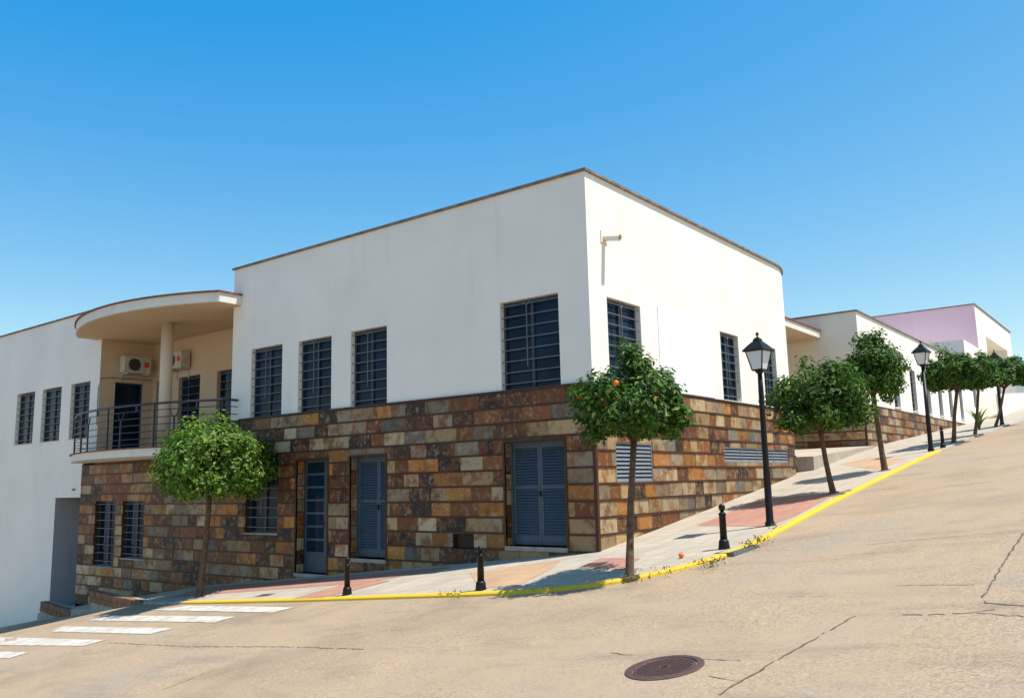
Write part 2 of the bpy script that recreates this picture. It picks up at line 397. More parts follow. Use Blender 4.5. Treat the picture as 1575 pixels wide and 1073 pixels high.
def lay_tiles(tiles, parent, limit=300):
    def area(t):
        mp, (a, b, c, d), *_ = t
        p = np.array(mp((a+b)/2, (c+d)/2, 0)); dist = np.linalg.norm(p-CAM)
        g = abs(np.dot((p-CAM)/dist, np.cross(np.array(mp(b, c, 0))-np.array(mp(a, c, 0)), (0, 0, d-c))))
        return g/dist**2
    tiles = sorted(tiles, key=area, reverse=True)
    for t in tiles[:limit]:
        m = MB(); tile_mesh(m, t); o = m.build('stone_tile', TILE, parent); set_tile_col(o, [t[2]])
    if len(tiles) > limit:
        m = MB()
        for t in tiles[limit:]: tile_mesh(m, t)
        o = m.build('stone_tile', TILE, parent); set_tile_col(o, [t[2] for t in tiles[limit:]]); o['kind'] = 'stuff'
def lay_strips(strips, parent, proud=.034):
    for mp, (a, b, c, d) in strips:
        m = MB(); n = 1 if (mp is not mapR or b <= YC) else max(1, int((b-a)/.3))
        for k in range(n): m.mbox(mp, a+(b-a)*k/n, a+(b-a)*(k+1)/n, c, d, -proud, .004)
        m.build('trim_strip', TRIM, parent)
def window(mp, o, parent, depth=.17, bars=8, grille=True, ornament=True, mull=True, name='window', gd=.035):
    a, b, c, d = o[:4]; fw = .045
    m = MB()
    m.mbox(mp, a, a+fw, c, d, depth-.05, depth); m.mbox(mp, b-fw, b, c, d, depth-.05, depth)
    m.mbox(mp, a+fw, b-fw, d-fw, d, depth-.05, depth); m.mbox(mp, a+fw, b-fw, c, c+fw, depth-.05, depth)
    if mull: m.mbox(mp, (a+b)/2-.03, (a+b)/2+.03, c+fw, d-fw, depth-.055, depth-.002)
    w = m.build(name, FRAME, parent)
    xs = [(a+fw, (a+b)/2-.03), ((a+b)/2+.03, b-fw)] if mull else [(a+fw, b-fw)]
    for e, f in xs:
        m = MB(); m.mbox(mp, e, f, c+fw, d-fw, depth-.02, depth-.008); m.build('pane', GLASS, w)
    if grille:
        m = MB(); h = d-c
        for k in range(bars):
            z = c+h*(k+.6)/bars; m.mbox(mp, a-.004, b+.004, z-.009, z+.009, gd, gd+.016)
        mu = a+(b-a)*.45
        m.mbox(mp, mu-.009, mu+.009, c+.25*h, d-.13, gd-.012, gd-.001)
        if ornament:
            for s in (-1, 1): m.tube([mp(mu, d-.14, gd), mp(mu+s*.07, d-.05, gd), mp(mu+s*.085, d-.005, gd)], .009, 5)
        m.build('grille', GRILLE, w)
    return w
def sill(mp, o, parent, mt, proud=.03):
    m = MB(); m.mbox(mp, o[0]-.03, o[1]+.03, o[2]-.035, o[2]+.004, -proud, .16); m.build('sill', mt, parent)
def louvre(m, mp, a, b, c, d, depth, pitch=.055):
    n = int((d-c)/pitch)
    for k in range(n):
        z = c+(d-c)*k/n
        m.hexa([mp(a, z, depth-.03), mp(b, z, depth-.03), mp(b, z, depth-.022), mp(a, z, depth-.022), mp(a, z+pitch*.85, depth), mp(b, z+pitch*.85, depth), mp(b, z+pitch*.85, depth+.008), mp(a, z+pitch*.85, depth+.008)])
def louvre_door(mp, o, parent, depth=.2, splits=(.5,)):
    a, b, c, d = o[:4]; m = MB(); fw = .05
    m.mbox(mp, a, a+fw, c, d, depth-.06, depth+.04); m.mbox(mp, b-fw, b, c, d, depth-.06, depth+.04); m.mbox(mp, a+fw, b-fw, d-fw, d, depth-.06, depth+.04)
    dr = m.build('door', BLUE, parent); e = [a+fw]+[a+(b-a)*s for s in splits]+[b-fw]
    for l, r in zip(e, e[1:]):
        m = MB(); st = .055; zm = c+(d-c)*.54
        for q in ((l+.004, l+st, c+.02, d-fw), (r-st, r-.004, c+.02, d-fw)): m.mbox(mp, *q, depth-.03, depth+.01)
        for z in (c+.02, zm, d-fw-.07): m.mbox(mp, l+st, r-st, z, z+(.16 if z < c+.1 else .07), depth-.03, depth+.01)
        m.build('door_leaf', BLUE, dr); m = MB(); louvre(m, mp, l+st, r-st, c+.18, d-fw-.07, depth-.005); m.build('louvre', BLUE, dr)
    m = MB(); m.mbox(mp, a, b, c, d, depth+.05, depth+.06); m.build('backing', DARK, dr)
    m = MB(); m.mbox(mp, a+(b-a)*splits[0]-.02, a+(b-a)*splits[0]+.02, c+(d-c)*.47, c+(d-c)*.52, depth-.07, depth-.03); m.build('handle', IRON, dr)
    return dr
def glass_door(mp, o, parent, depth=.28):
    a, b, c, d = o[:4]; m = MB(); sp = a+(b-a)*.68; rows = 7; hp = .42
    for u in (a, sp-.045, b-.06): m.mbox(mp, u, u+.06 if u != sp-.045 else u+.11, c, d, depth-.05, depth)
    for l, r in ((a+.06, sp-.045), (sp+.065, b-.06)):
        m.mbox(mp, l, r, c, c+hp, depth-.04, depth)
        for k in range(rows+1):
            z = c+hp+(d-c-hp-.05)*k/rows; m.mbox(mp, l, r, z, z+.05, depth-.045, depth-.001)
    dr = m.build('door', BLUE, parent)
    for l, r in ((a+.06, sp-.045), (sp+.065, b-.06)):
        for k in range(rows):
            h = (d-c-hp-.05)/rows; z = c+hp+h*k+.05; m = MB(); m.mbox(mp, l, r, z, z+h-.05, depth-.02, depth-.01); m.build('pane', GLASS, dr)
    m = MB(); m.tube([mp(sp-.01, c+1.0, depth-.09), mp(sp-.01, c+1.16, depth-.09)], .012, 6); m.build('handle', IRON, dr)
    return dr
def coping(mp, u0, u1, z, parent, n=1, h=.05):
    m = MB()
    for k in range(n): a, b = u0+(u1-u0)*k/n, u0+(u1-u0)*(k+1)/n; m.mbox(mp, a, b, z, z+h, -.05, .28)
    m.build('coping', COPING, parent)

# ------------------------------------------------------------------ the corner building
ZT, ZS = 7.0, 2.99
B = tag(empty('corner_building'), 'white corner building with rusty slate ground floor, barred windows and curved balcony', 'building')
WL = [(-10.27, -9.0, 3.0, 4.77), (-8.38, -7.16, 3.0, 4.75), (-6.49, -5.31, 3.0, 4.75), (-2.1, -.69, 3.0, 4.77)]
LW = [(-23.95, -22.55, 2.94, 4.73), (-21.98, -20.6, 2.94, 4.73), (-19.95, -18.68, 2.94, 4.73)]
WR = [(.62, 1.9, 3.03, 4.68), (5.7, 6.75, 3.03, 4.66), (8.3, 9.22, 3.03, 4.62)]
# white upper walls
m = MB(); wall(m, mapL, -11.1, 0, ZS, ZT, WL); m.build('wall', WHITE, B)
arc = [YC+RC*math.pi/2*k/14 for k in range(15)]; UE = arc[-1]
m = MB(); wall(m, mapR, 0, UE, ZS, ZT, WR, .2, arc); m.build('wall', WHITE, B)
m = MB(); wall(m, mapL, -36, -18.1, -6, ZT, LW+[(-20.6, -18.9, -6.1, 1.1, .001)]); m.build('wall', WHITE, B)
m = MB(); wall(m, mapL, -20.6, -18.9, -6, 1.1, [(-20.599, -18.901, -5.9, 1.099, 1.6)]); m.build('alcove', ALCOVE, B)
# recess behind the balcony
RD = 1.75
def mapS(u, z, d): return (-18.1-d, u, z)                 # recess side wall, faces +X
def mapB(u, z, d): return (u, RD+d, z)
OS = [(.5, 1.46, 2.36, 4.68)]; OB = [(-17.85, -17.35, 2.36, 4.77), (-16.55, -15.35, 2.36, 4.77), (-14.45, -13.3, 2.36, 4.77)]
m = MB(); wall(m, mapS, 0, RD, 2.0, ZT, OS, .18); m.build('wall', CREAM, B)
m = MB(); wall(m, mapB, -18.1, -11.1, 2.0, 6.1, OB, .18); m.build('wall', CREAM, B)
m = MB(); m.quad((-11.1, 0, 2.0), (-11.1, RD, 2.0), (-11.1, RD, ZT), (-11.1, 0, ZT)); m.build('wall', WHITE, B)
for o in OS: window(mapS, o, B, .17, 1, False, False, False, 'balcony_door')
for o in OB: window(mapB, o, B, .17, 10, True, False, False, 'balcony_door')
# roofs and hidden backs
m = MB(); m.quad((-36, .01, 6.72), (-18.1, .01, 6.72), (-18.1, 9, 6.72), (-36, 9, 6.72)); m.quad((-11.1, .01, 6.72), (-.01, .01, 6.72), (-.01, 9.4, 6.72), (-11.1, 9.4, 6.72))
m.quad((-11.1, 9.4, 6.72), (-.01, 9.4, 6.72), (-.35, 11, 6.72), (-1.2, 12, 6.72), (-3, 12.58, 6.72), (-11.1, 12.58, 6.72)); m.quad((-18.1, RD, 6.1), (-11.1, RD, 6.1), (-11.1, 9, 6.1), (-18.1, 9, 6.1))
m.build('roof', ROOFM, B)
m = MB(); m.box(-36, -10, 9, 9.2, -6, ZT); m.quad((-36, 0, -6), (-36, 9, -6), (-36, 9, ZT), (-36, 0, ZT)); m.quad((-3, 12.6, -1), (-10, 12.6, -1), (-10, 12.6, ZT), (-3, 12.6, ZT)); m.quad((-10, 12.6, -1), (-10, 9, -1), (-10, 9, ZT), (-10, 12.6, ZT)); m.build('wall', WHITE_OLD, B)
coping(mapL, -11.15, .05, ZT, B); coping(mapL, -36, -18.05, ZT-.02, B); coping(mapR, .29, UE, ZT, B, 40)
m = MB(); m.box(-11.15, -10.87, .29, 9, ZT, ZT+.05); m.build('coping', COPING, B)
for o in WL+LW: w = window(mapL, o, B); sill(mapL, o, w, CONC)
for o in WR: w = window(mapR, o, B); sill(mapR, o, w, CONC)
# slate-clad ground floor
DBL = (-2.04, -.65, .05, 2.0); DOOR = (-8.34, -7.24, -.72, 1.87); LOU = (-6.46, -5.33, -.32, 1.88)
SW = [(-17.93, -16.7, -.92, .98), (-16.32, -15.1, -.65, .97), (-10.35, -9.06, .16, 2.05)]
VENT = (-3.42, -2.86, -.03, .24)
LV1 = (.68, 2.08, 1.19, 1.93); LV2 = (5.48, 9.55, 1.58, 1.93)
opsL = [DBL, DOOR, LOU, VENT]+SW
opsLd = [(*DBL, .26), (*DOOR, .34), (*LOU, .28), (*VENT, .2)]+[(*o, .22) for o in SW]
m = MB(); wall(m, mapL, -10.7, 0, -3.5, ZS, [o for o in opsLd if o[0] > -10.7]); m.build('stone_backing', JOINT, B)
m = MB(); wall(m, mapL, -18.9, -10.7, -4, 2.2, [o for o in opsLd if o[0] < -10.7]); m.build('stone_backing', JOINT, B)
m = MB(); wall(m, mapR, 0, UE, -1, ZS, [(*LV1, .12), (*LV2, .12)], .12, arc); m.build('stone_backing', JOINT, B)
tiles, strips = [], []
gl = lambda u: pave(u, 0); gr = lambda u: pave(0, u)
clad(mapL, -10.66, -.03, ZS, gl, opsL, 14, tiles, strips)
clad(mapL, -18.9, -10.66, ZS-3*CH, gl, opsL, 14, tiles, strips)
clad(mapR, .03, 12.4, ZS, gr, [LV1, LV2], 10, tiles, strips, .32, .74)
for o in opsL[:3]:                                         # tiled reveals of the door openings
    for u in (o[0], o[1]):
        sgn = 1 if u == o[0] else -1
        def mj(uu, z, d, u=u, sgn=sgn): return (u+sgn*d*-1, uu, z)
        z = o[3]
        while z > o[2]+.05:
            z0 = max(z-CH, o[2]); tiles.append((mj, (.01, .2, z0+.01, z-.01), (*random.choice(PALC), .8), .012)); z -= CH
lay_tiles(tiles, B); lay_strips(strips, B)
m = MB(); m.box(-.03, .036, -.036, .03, -.6, ZS); m.build('corner_trim', TRIM, B)
m = MB(); m.box(-10.72, .045, -.045, -.001, ZS, ZS+.022); m.build('trim_strip', TRIM, B)
m = MB(); n = 30
for k in range(n): m.mbox(mapR, .001+(12.4)*k/n, .001+12.4*(k+1)/n, ZS, ZS+.022, -.045, -.001)
m.build('trim_strip', TRIM, B)
for o in opsL[:3]:
    m = MB(); m.mbox(mapL, o[0]-.045, o[0], o[2], o[3], -.04, .02); m.mbox(mapL, o[1], o[1]+.045, o[2], o[3], -.04, .02); m.mbox(mapL, o[0]-.045, o[1]+.045, o[3], o[3]+.045, -.041, .02); m.build('door_surround', TRIM, B)
    m = MB(); m.mbox(mapL, o[0]-.02, o[1]+.02, o[2]-.08, o[2], -.06, .33); m.build('threshold', KERBM, B)
louvre_door(mapL, DBL, B, .2); louvre_door(mapL, LOU, B, .22, (.62,)); glass_door(mapL, DOOR, B)
for o in SW: w = window(mapL, o, B, .17, 8, True, False); sill(mapL, o, w, KERBM)
m = MB(); m.mbox(mapL, VENT[0]+.01, VENT[1]-.01, VENT[2]+.01, VENT[3]-.01, .06, .07); m.build('vent_hatch', IRON, B)
for o, nc in ((LV1, 2), (LV2, 4)):
    m = MB(); fw = .03; a, b, c, d = o
    m.mbox(mapR, a, a+fw, c, d, -.012, .05); m.mbox(mapR, b-fw, b, c, d, -.012, .05); m.mbox(mapR, a+fw, b-fw, c, c+fw, -.012, .05); m.mbox(mapR, a+fw, b-fw, d-fw, d, -.012, .05)
    for k in range(1, nc): u = a+(b-a)*k/nc; m.mbox(mapR, u-.012, u+.012, c+fw, d-fw, -.01, .045)
    f = m.build('vent_louvre', ALU, B); m = MB(); louvre(m, mapR, a+fw, b-fw, c+fw, d-fw, .02, .068); m.build('slats', ALU, f)
    m = MB(); m.mbox(mapR, a, b, c, d, .07, .075); m.build('backing', DARK, f)
m = MB(); m.mbox(mapR, 2.62, 5.2, 3.035, 4.8, -.018, -.001); m.build('blank_panel', FRESH, B)
# rain spout
m = MB(); m.tube([(-.02, .6, 5.83), (.36, .6, 5.76)], [.062, .062], 14, False); m.tube([(.36, .6, 5.76), (-.02, .6, 5.83)], [.05, .05], 14, False)
sp = m.build('rain_spout', CONC, B, True); m = MB(); m.box(.001, .02, .48, .72, 5.72, 5.95); m.build('spout_plate', WHITE_OLD, sp)
# roof vent cap
m = MB(); m.lathe([(.05, 0), (.05, .42), (.06, .43), (.24, .47), (.2, .52), (.03, .56)], 16, (-.6, 10.35, 6.84)); m.build('roof_vent', IRON, B, True)
# canopy and balcony, both bowed
def bow(x, x0, x1, e, p):
    c = (x0+x1)/2; h = (x1-x0)/2; s = p-e; R = (h*h+s*s)/(2*s); return -(p-R+math.sqrt(max(R*R-(x-c)**2, 0)))
def bow_slab(x0, x1, e, p, z0, z1, back, n=36, grow=0):
    m = MB(); pts = [(x0+(x1-x0)*k/n, bow(x0+(x1-x0)*k/n, x0, x1, e, p)-grow) for k in range(n+1)]
    lo = [(x, y, z0) for x, y in pts]+[(x1, back, z0), (x0, back, z0)]; hi = [(x, y, z1) for x, y, _ in lo]
    m.quad(*lo[::-1]); m.quad(*hi)
    for k in range(len(lo)): j = (k+1) % len(lo); m.quad(lo[k], lo[j], hi[j], hi[k])
    return m
can = bow_slab(-18.35, -10.75, .66, 1.7, 6.0, 6.25, -.004).build('canopy', CONC, B)
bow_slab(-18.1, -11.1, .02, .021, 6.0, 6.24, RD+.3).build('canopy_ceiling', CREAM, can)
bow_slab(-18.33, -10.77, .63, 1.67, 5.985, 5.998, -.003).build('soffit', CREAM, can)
bow_slab(-18.39, -10.71, .70, 1.74, 6.252, 6.295, -.006).build('tile_edge', TERRA, can)
m = MB(); m.lathe([(.17, 2.3), (.17, 5.99)], 20, (-14.2, -.05, 0)); m.build('column', COLM, B, True)
bal = bow_slab(-18.75, -10.72, .42, 1.46, 2.14, 2.34, -.046).build('balcony_slab', CONC, B)
bow_slab(-18.1, -11.1, .02, .021, 2.1, 2.33, RD).build('balcony_floor', TERRA, bal)
bow_slab(-18.79, -10.70, .46, 1.50, 2.342, 2.375, -.05).build('tile_edge', TERRA, bal)
def rail_path(z, x0=-18.68, x1=-10.78, n=40): return [(-18.68, -.03, z)]*(x0 == -18.68)+[(x0+(x1-x0)*k/n, bow(x0+(x1-x0)*k/n, -18.75, -10.72, .42, 1.46)+.07, z) for k in range(n+1)]+[(-10.78, -.03, z)]*(x1 == -10.78)
m = MB(); m.tube(rail_path(3.5), .032, 8); rl = m.build('balcony_railing', RAILM, B, True)
for z in (3.33, 3.14, 2.96, 2.78, 2.6, 2.46): m = MB(); m.tube(rail_path(z), .013, 6); m.build('rail', RAILM, rl, True)
def bp(x): return bow(x, -18.75, -10.72, .42, 1.46)+.07
for k in range(13):
    x = -18.6+7.75*k/12; m = MB()
    if k % 3 == 1:
        m.box(x-.018, x+.018, bp(x)-.018, bp(x)+.018, 2.37, 3.12)
        for s in (-1, 1): m.tube([(x, bp(x), 3.1), (x+s*.09, bp(x+s*.09), 3.2), (x+s*.13, bp(x+s*.13), 3.33)], .016, 6)
        m.build('forked_post', RAILM, rl)
    elif k % 3 == 0: m.box(x-.02, x+.02, bp(x)-.02, bp(x)+.02, 2.37, 3.49); m.build('post', RAILM, rl)
    else: m.box(x-.02, x+.02, bp(x)-.02, bp(x)+.02, 3.33, 3.49); m.build('short_post', RAILM, rl)
# cable on the recess wall, wall lamp
m = MB(); m.tube([(-18.13, -.012, 3.3), (-18.14, -.012, 4.45), (-18.09, .03, 4.75), (-18.08, .3, 4.8), (-18.08, 1.7, 4.82)], .014, 6); m.build('cable', COPING, B)
m = MB(); m.lathe([(.02, .0), (.12, -.05), (.13, -.08), (.03, -.09)], 12, (-11.35, RD-.18, 5.2)); m.tube([(-11.35, RD, 5.24), (-11.35, RD-.18, 5.2)], .015, 6); m.build('wall_lamp', COPING, B)
# small pipe stub near the alcove, and the alcove back in its shade-darkened plaster
m = MB(); m.lathe([(.05, 0), (.05, .05)], 10, (-19.35, -.03, 1.32)); m.build('pipe_stub', COPING, B)
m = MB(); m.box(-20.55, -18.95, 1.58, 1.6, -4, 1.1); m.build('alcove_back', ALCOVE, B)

# ------------------------------------------------------------------ air conditioners
def air_con(name, mp, u, z, label):
    r = tag(empty(name, mp(u, z, 0)), label, 'air conditioner', 'air conditioning units in the balcony recess'); o = mp(u, z, 0)
    m = MB(); m.mbox(mp, u-.44, u+.44, z+.05, z+.58, -.36, -.06); m.build('body', ACW, r, False, o)
    m = MB(); c = Vector(mp(u-.1, z+.315, -.365)); nrm = (Vector(mp(0, 0, -1))-Vector(mp(0, 0, 0))); t = Vector(mp(1, 0, 0))-Vector(mp(0, 0, 0)); up = Vector((0, 0, 1))
    ring = [c+t*.2*math.cos(a)+up*.2*math.sin(a) for a in np.linspace(0, 2*math.pi, 25)[:-1]]; m.quad(*ring)
    for k in range(6): q = c+nrm*.01+up*(-.16+.064*k); m.tube([q-t*.18, q+t*.18], .006, 4)
    m.build('fan_grille', ACD, r, False, o)
    m = MB(); m.mbox(mp, u+.22, u+.38, z+.26, z+.42, -.366, -.361); m.build('sticker', ACR, r, False, o)
    for s in (-.33, .33):
        m = MB(); m.mbox(mp, u+s-.02, u+s+.02, z, z+.05, -.4, 0); m.mbox(mp, u+s-.02, u+s+.02, z-.25, z, -.03, 0); m.build('bracket', ACW, r, False, o)
    return r
air_con('air_conditioner', mapS, 1.02, 4.92, 'white air conditioner above the dark door on the recess side wall')
air_con('air_conditioner', mapB, -16.3, 4.95, 'air conditioner half hidden behind the balcony column')

# ------------------------------------------------------------------ second building up the street
Y2, Y2E = 17.1, 36.4; Z2, ZS2 = 6.8, 3.61
B2 = tag(empty('white_building', (0, Y2, 2.1)), 'low white building up the hill with slate base and narrow barred windows', 'building'); o2 = (0, Y2, 2.1)
def mapR2(u, z, d): return (-d, u, z)
def mapL2(u, z, d): return (u, Y2+d, z)
W2 = [(21.2, 22.1, 3.72, 5.4), (23.95, 24.86, 3.72, 5.4), (26.6, 27.4, 3.72, 5.4), (28.95, 29.75, 3.75, 5.4), (31.2, 32.0, 3.78, 5.4), (33.7, 34.5, 3.8, 5.4)]
m = MB(); wall(m, mapR2, Y2, Y2E, ZS2, Z2, W2); m.build('wall', WHITE, B2, False, o2)
m = MB(); wall(m, mapL2, -10, 0, ZS2, Z2, []); m.build('wall', WHITE_OLD, B2, False, o2)
m = MB(); m.quad((-10, Y2, Z2-.2), (0, Y2, Z2-.2), (0, Y2E, Z2-.2), (-10, Y2E, Z2-.2)); m.quad((-10, Y2E, 1), (0, Y2E, 1), (0, Y2E, Z2), (-10, Y2E, Z2)); m.quad((-10, Y2, 1), (-10, Y2E, 1), (-10, Y2E, Z2), (-10, Y2, Z2)); m.build('roof', ROOFM, B2, False, o2)
m = MB(); m.mbox(mapR2, Y2-.05, Y2E, Z2, Z2+.05, -.05, .25); m.mbox(mapL2, -10, -.251, Z2, Z2+.05, -.05, .25); m.build('coping', COPING, B2, False, o2)
m = MB(); wall(m, mapR2, Y2, Y2E, 1.2, ZS2, []); wall(m, mapL2, -10, 0, 1.2, ZS2, []); m.build('stone_backing', JOINT, B2, False, o2)
def parented(fn, root, off):
    before = set(bpy.data.objects); fn()
    for o in set(bpy.data.objects)-before:
        if o.type == 'MESH': o.data.transform(Matrix.Translation((-off[0], -off[1], -off[2])))
tiles, strips = [], []
clad(mapL2, -6, -.03, ZS2, lambda u: pave(u, Y2), [], 7, tiles, strips, .5, 1.4)
clad(mapR2, Y2+.03, Y2E, ZS2, lambda u: pave(0, u), [], 7, tiles, strips, .35, .7)
def f2():
    lay_tiles(tiles, B2, 260); lay_strips(strips, B2)
    for o in W2: w = window(mapR2, o, B2, .17, 8, True, False); sill(mapR2, o, w, CONC)
    m = MB(); m.box(-.03, .036, Y2-.036, Y2+.03, 1.4, ZS2); m.build('corner_trim', TRIM, B2)
    m = MB(); m.box(-4.5, -1.25, 12.62, Y2-.06, 6.0, 6.24); cn = m.build('canopy', CONC, B2)
    m = MB(); m.box(-4.5, -1.21, 12.62, Y2-.055, 6.242, 6.29); m.build('tile_edge', TERRA, cn)
    m = MB(); m.box(-4.48, -1.27, 12.63, Y2-.06, 5.985, 5.998); m.build('soffit', CREAM, cn)
    m = MB(); m.hexa([(-4, 10.85, .5), (.25, 10.85, .5), (.25, 17.0, .5), (-4, 17.0, .5), (-4, 10.85, 1.76), (.25, 10.85, 1.76), (.25, 17.0, 2.17), (-4, 17.0, 2.17)]); m.build('entrance_landing', PAVE, B2)
    m = MB(); m.quad((-4.5, 12.6, 0), (-4.5, Y2, 0), (-4.5, Y2, 6), (-4.5, 12.6, 6)); m.build('wall', CREAM, B2)
parented(f2, B2, o2)

# ------------------------------------------------------------------ pink building at the top
Y3, Y3E, Z3 = 40.8, 53.8, 10.64
B3 = tag(empty('pink_sided_building', (0, Y3, 4)), 'tall building with pale pink side wall and white front at the hilltop', 'building')
def mapR3(u, z, d): return (-d, u, z)
def f3():
    m = MB(); wall(m, mapR3, Y3, Y3E, 2, Z3, [(43.6, 51.6, 7.2, 9.15, 1.5), (46, 47, 4.9, 6.4, .2)], .2); m.build('wall', WHITE, B3)
    m = MB(); wall(m, lambda u, z, d: (u, Y3+d, z), -26, 0, 2, Z3, []); m.build('side_wall', PINK, B3)
    m = MB(); m.quad((-26, Y3, Z3-.2), (0, Y3, Z3-.2), (0, Y3E, Z3-.2), (-26, Y3E, Z3-.2)); m.quad((-26, Y3E, 2), (0, Y3E, 2), (0, Y3E, Z3), (-26, Y3E, Z3)); m.quad((-26, Y3, 2), (-26, Y3E, 2), (-26, Y3E, Z3), (-26, Y3, Z3)); m.build('roof', ROOFM, B3)
    m = MB(); m.mbox(mapR3, Y3-.04, Y3E+.04, Z3, Z3+.06, -.05, .3); m.box(-26, -.3, Y3-.05, Y3+.25, Z3, Z3+.06); m.build('coping', COPING, B3)
    m = MB(); m.quad((-1.5, 43.6, 7.2), (-1.5, 51.6, 7.2), (-1.5, 51.6, 9.15), (-1.5, 43.6, 9.15)); m.build('terrace_wall', CREAM, B3)
    m = MB(); wall(m, mapR3, Y2E+.02, Y3-.01, 2, 8.1, [(37.6, 38.5, 4.6, 6.2, .2)]); m.box(-6, -.01, Y2E+.02, Y2E+.2, 6, 8.1); m.box(-6, -.01, Y2E+.2, Y3-.02, 7.9, 8.08); m.build('lower_wing', WHITE, B3)
    for o in ((37.6, 38.5, 4.6, 6.2), (46, 47, 4.9, 6.4)): window(mapR3, o, B3, .17, 7, True, False)
parented(f3, B3, (0, Y3, 4))
# white boundary wall with railing in front of the pink building
BW = tag(empty('boundary_wall', (1.2, 41, 4.2)), 'low white boundary wall with metal railing below the pink sided building', 'wall')
def fw():
    m = MB(); m.hexa([(.9, 38.5, 3), (1.15, 38.5, 3), (1.15, 58, 3), (.9, 58, 3), (.9, 38.5, 5.3), (1.15, 38.5, 5.3), (1.15, 58, 6.7), (.9, 58, 6.7)]); m.build('wall', WHITE, BW)
    m = MB(); zt = lambda y: 5.3+1.4*(y-38.5)/19.5
    m.tube([(1.02, 38.6, zt(38.6)+.8), (1.02, 58, zt(58)+.8)], .025, 6)
    for k in range(60): y = 38.7+k*.32; m.box(1.01, 1.03, y-.012, y+.012, zt(y)-.02, zt(y)+.8)
    m.build('railing', GRILLE, BW)
parented(fw, BW, (1.2, 41, 4.2))

# ------------------------------------------------------------------ brick steps at the low end of the pavement
def brick_step(x0, x1, label, zoff):
    def ky(x): return float(np.interp(x, [a for a, _ in KP[:8]], [b for _, b in KP[:8]]))
    o = (x0, ky(x0), pave(x0, ky(x0))); r = tag(empty('brick_step', o), label, 'step', 'brick steps along the low kerb')
    zt = max(pave(x0, ky(x0)), pave(x1, ky(x1)))+zoff
    m = MB(); m.hexa([(x0, ky(x0)-.02, zt-.85), (x1, ky(x1)-.02, zt-.85), (x1, ky(x1)+.3, zt-.85), (x0, ky(x0)+.3, zt-.85), (x0, ky(x0)-.02, zt-.012), (x1, ky(x1)-.02, zt-.012), (x1, ky(x1)+.3, zt-.012), (x0, ky(x0)+.3, zt-.012)])
    m.build('core', KERBM, r, False, o)
    n = max(2, round((x1-x0)/.42))
    for row in range(2):
        for k in range(n):
            a, b = x0+(x1-x0)*k/n+.008, x0+(x1-x0)*(k+1)/n-.008; z1 = zt-row*.15; pr = random.uniform(.03, .055); m = MB()
            m.hexa([(a, ky(a)-pr, z1-.14), (b, ky(b)-pr, z1-.14), (b, ky(b)+.15, z1-.14), (a, ky(a)+.15, z1-.14), (a, ky(a)-pr, z1), (b, ky(b)-pr, z1), (b, ky(b)+.15, z1), (a, ky(a)+.15, z1)])
            m.build('brick', BRICKM, r, False, o)
brick_step(-20.3, -17.2, 'lower brick step beside the white wall alcove', -.02); brick_step(-15.6, -11.9, 'upper brick step left of the round tree', .0)

# ------------------------------------------------------------------ street furniture
def street_lamp(loc, h, label):
    r = tag(empty('street_lamp', loc), label, 'street lamp', 'black lantern street lamps'); k = h/3.26
    m = MB(); m.lathe([(.085, 0), (.085, .05), (.062, .1), (.058, .9), (.052, 1.0), (.045, 2.3), (.038, 2.70*k)], 14); m.build('post', IRON, r, True)
    zb = 2.70*k; m = MB(); m.lathe([(.04, 0), (.055, .02), (.085, .05), (.03, .07)], 14, (0, 0, zb)); m.build('collar', IRON, r, True)
    zb += .07; a0 = math.radians(38)
    def ring(rad, z): return [Vector((rad*math.cos(a0+j*math.pi/2), rad*math.sin(a0+j*math.pi/2), z)) for j in range(4)]
    lo, hi = ring(.13, zb), ring(.225, zb+.33); m = MB()
    for j in range(4): m.tube([lo[j], hi[j]], .012, 5); m.tube([lo[j], lo[(j+1) % 4]], .012, 5); m.tube([hi[j], hi[(j+1) % 4]], .014, 5)
    m.build('lantern_frame', IRON, r)
    for j in range(4):
        m = MB(); q = [lo[j], lo[(j+1) % 4], hi[(j+1) % 4], hi[j]]; c = sum(q, Vector())/4; nn = Vector((c.x, c.y, 0)).normalized()*.006
        m.hexa([*(p-nn for p in q), *(p for p in q)]); m.build('glass_pane', LAMPG, r)
    m = MB(); m.lathe([(.13, -.006), (.13, .004)], 4, (0, 0, zb), a0); m.build('lantern_floor', LAMPG, r)
    m = MB(); m.lathe([(.285, .325), (.285, .345), (.20, .42), (.11, .49), (.085, .50), (.085, .53), (.05, .56), (.02, .58)], 4, (0, 0, zb), a0); m.build('lantern_roof', IRON, r)
    m = MB(); m.lathe([(.012, .56), (.012, .6), (.03, .62), (.03, .64), (.005, .67)], 8, (0, 0, zb)); m.build('finial', IRON, r, True)
    return r
lp = lambda x, y: (x, y, pave(x, y)-.01)
street_lamp(lp(2.67, 1.19), 3.12, 'tall black lantern street lamp nearest, beside the slate wall of the corner building')
street_lamp(lp(3.0, 12.08), 2.75, 'black lantern street lamp beside the low white building up the hill')
street_lamp(lp(3.3, 22.4), 2.45, 'farthest black lantern street lamp rising behind the hilltop trees')
def bollard(loc, label, s=1):
    r = tag(empty('bollard', loc), label, 'bollard', 'black bollards along the kerb'); r.scale = (s, s, s)
    m = MB(); m.lathe([(.088, 0), (.088, .03), (.08, .06), (.075, .12), (.055, .15)], 16); m.build('base', IRON, r, True)
    m = MB(); m.lathe([(.054, .14), (.05, .50), (.058, .51), (.058, .53), (.03, .55), (.028, .575)], 16); m.build('shaft', IRON, r, True)
    m = MB(); m.lathe([(.02, .565), (.042, .59), (.052, .62), (.045, .65), (.022, .67), (.004, .675)], 16); m.build('ball', IRON, r, True)
bollard(lp(-3.84, -2.4), 'black bollard in front of the narrow louvred door')
bollard(lp(-.45, -2.7), 'black bollard in front of the wide double louvred door')
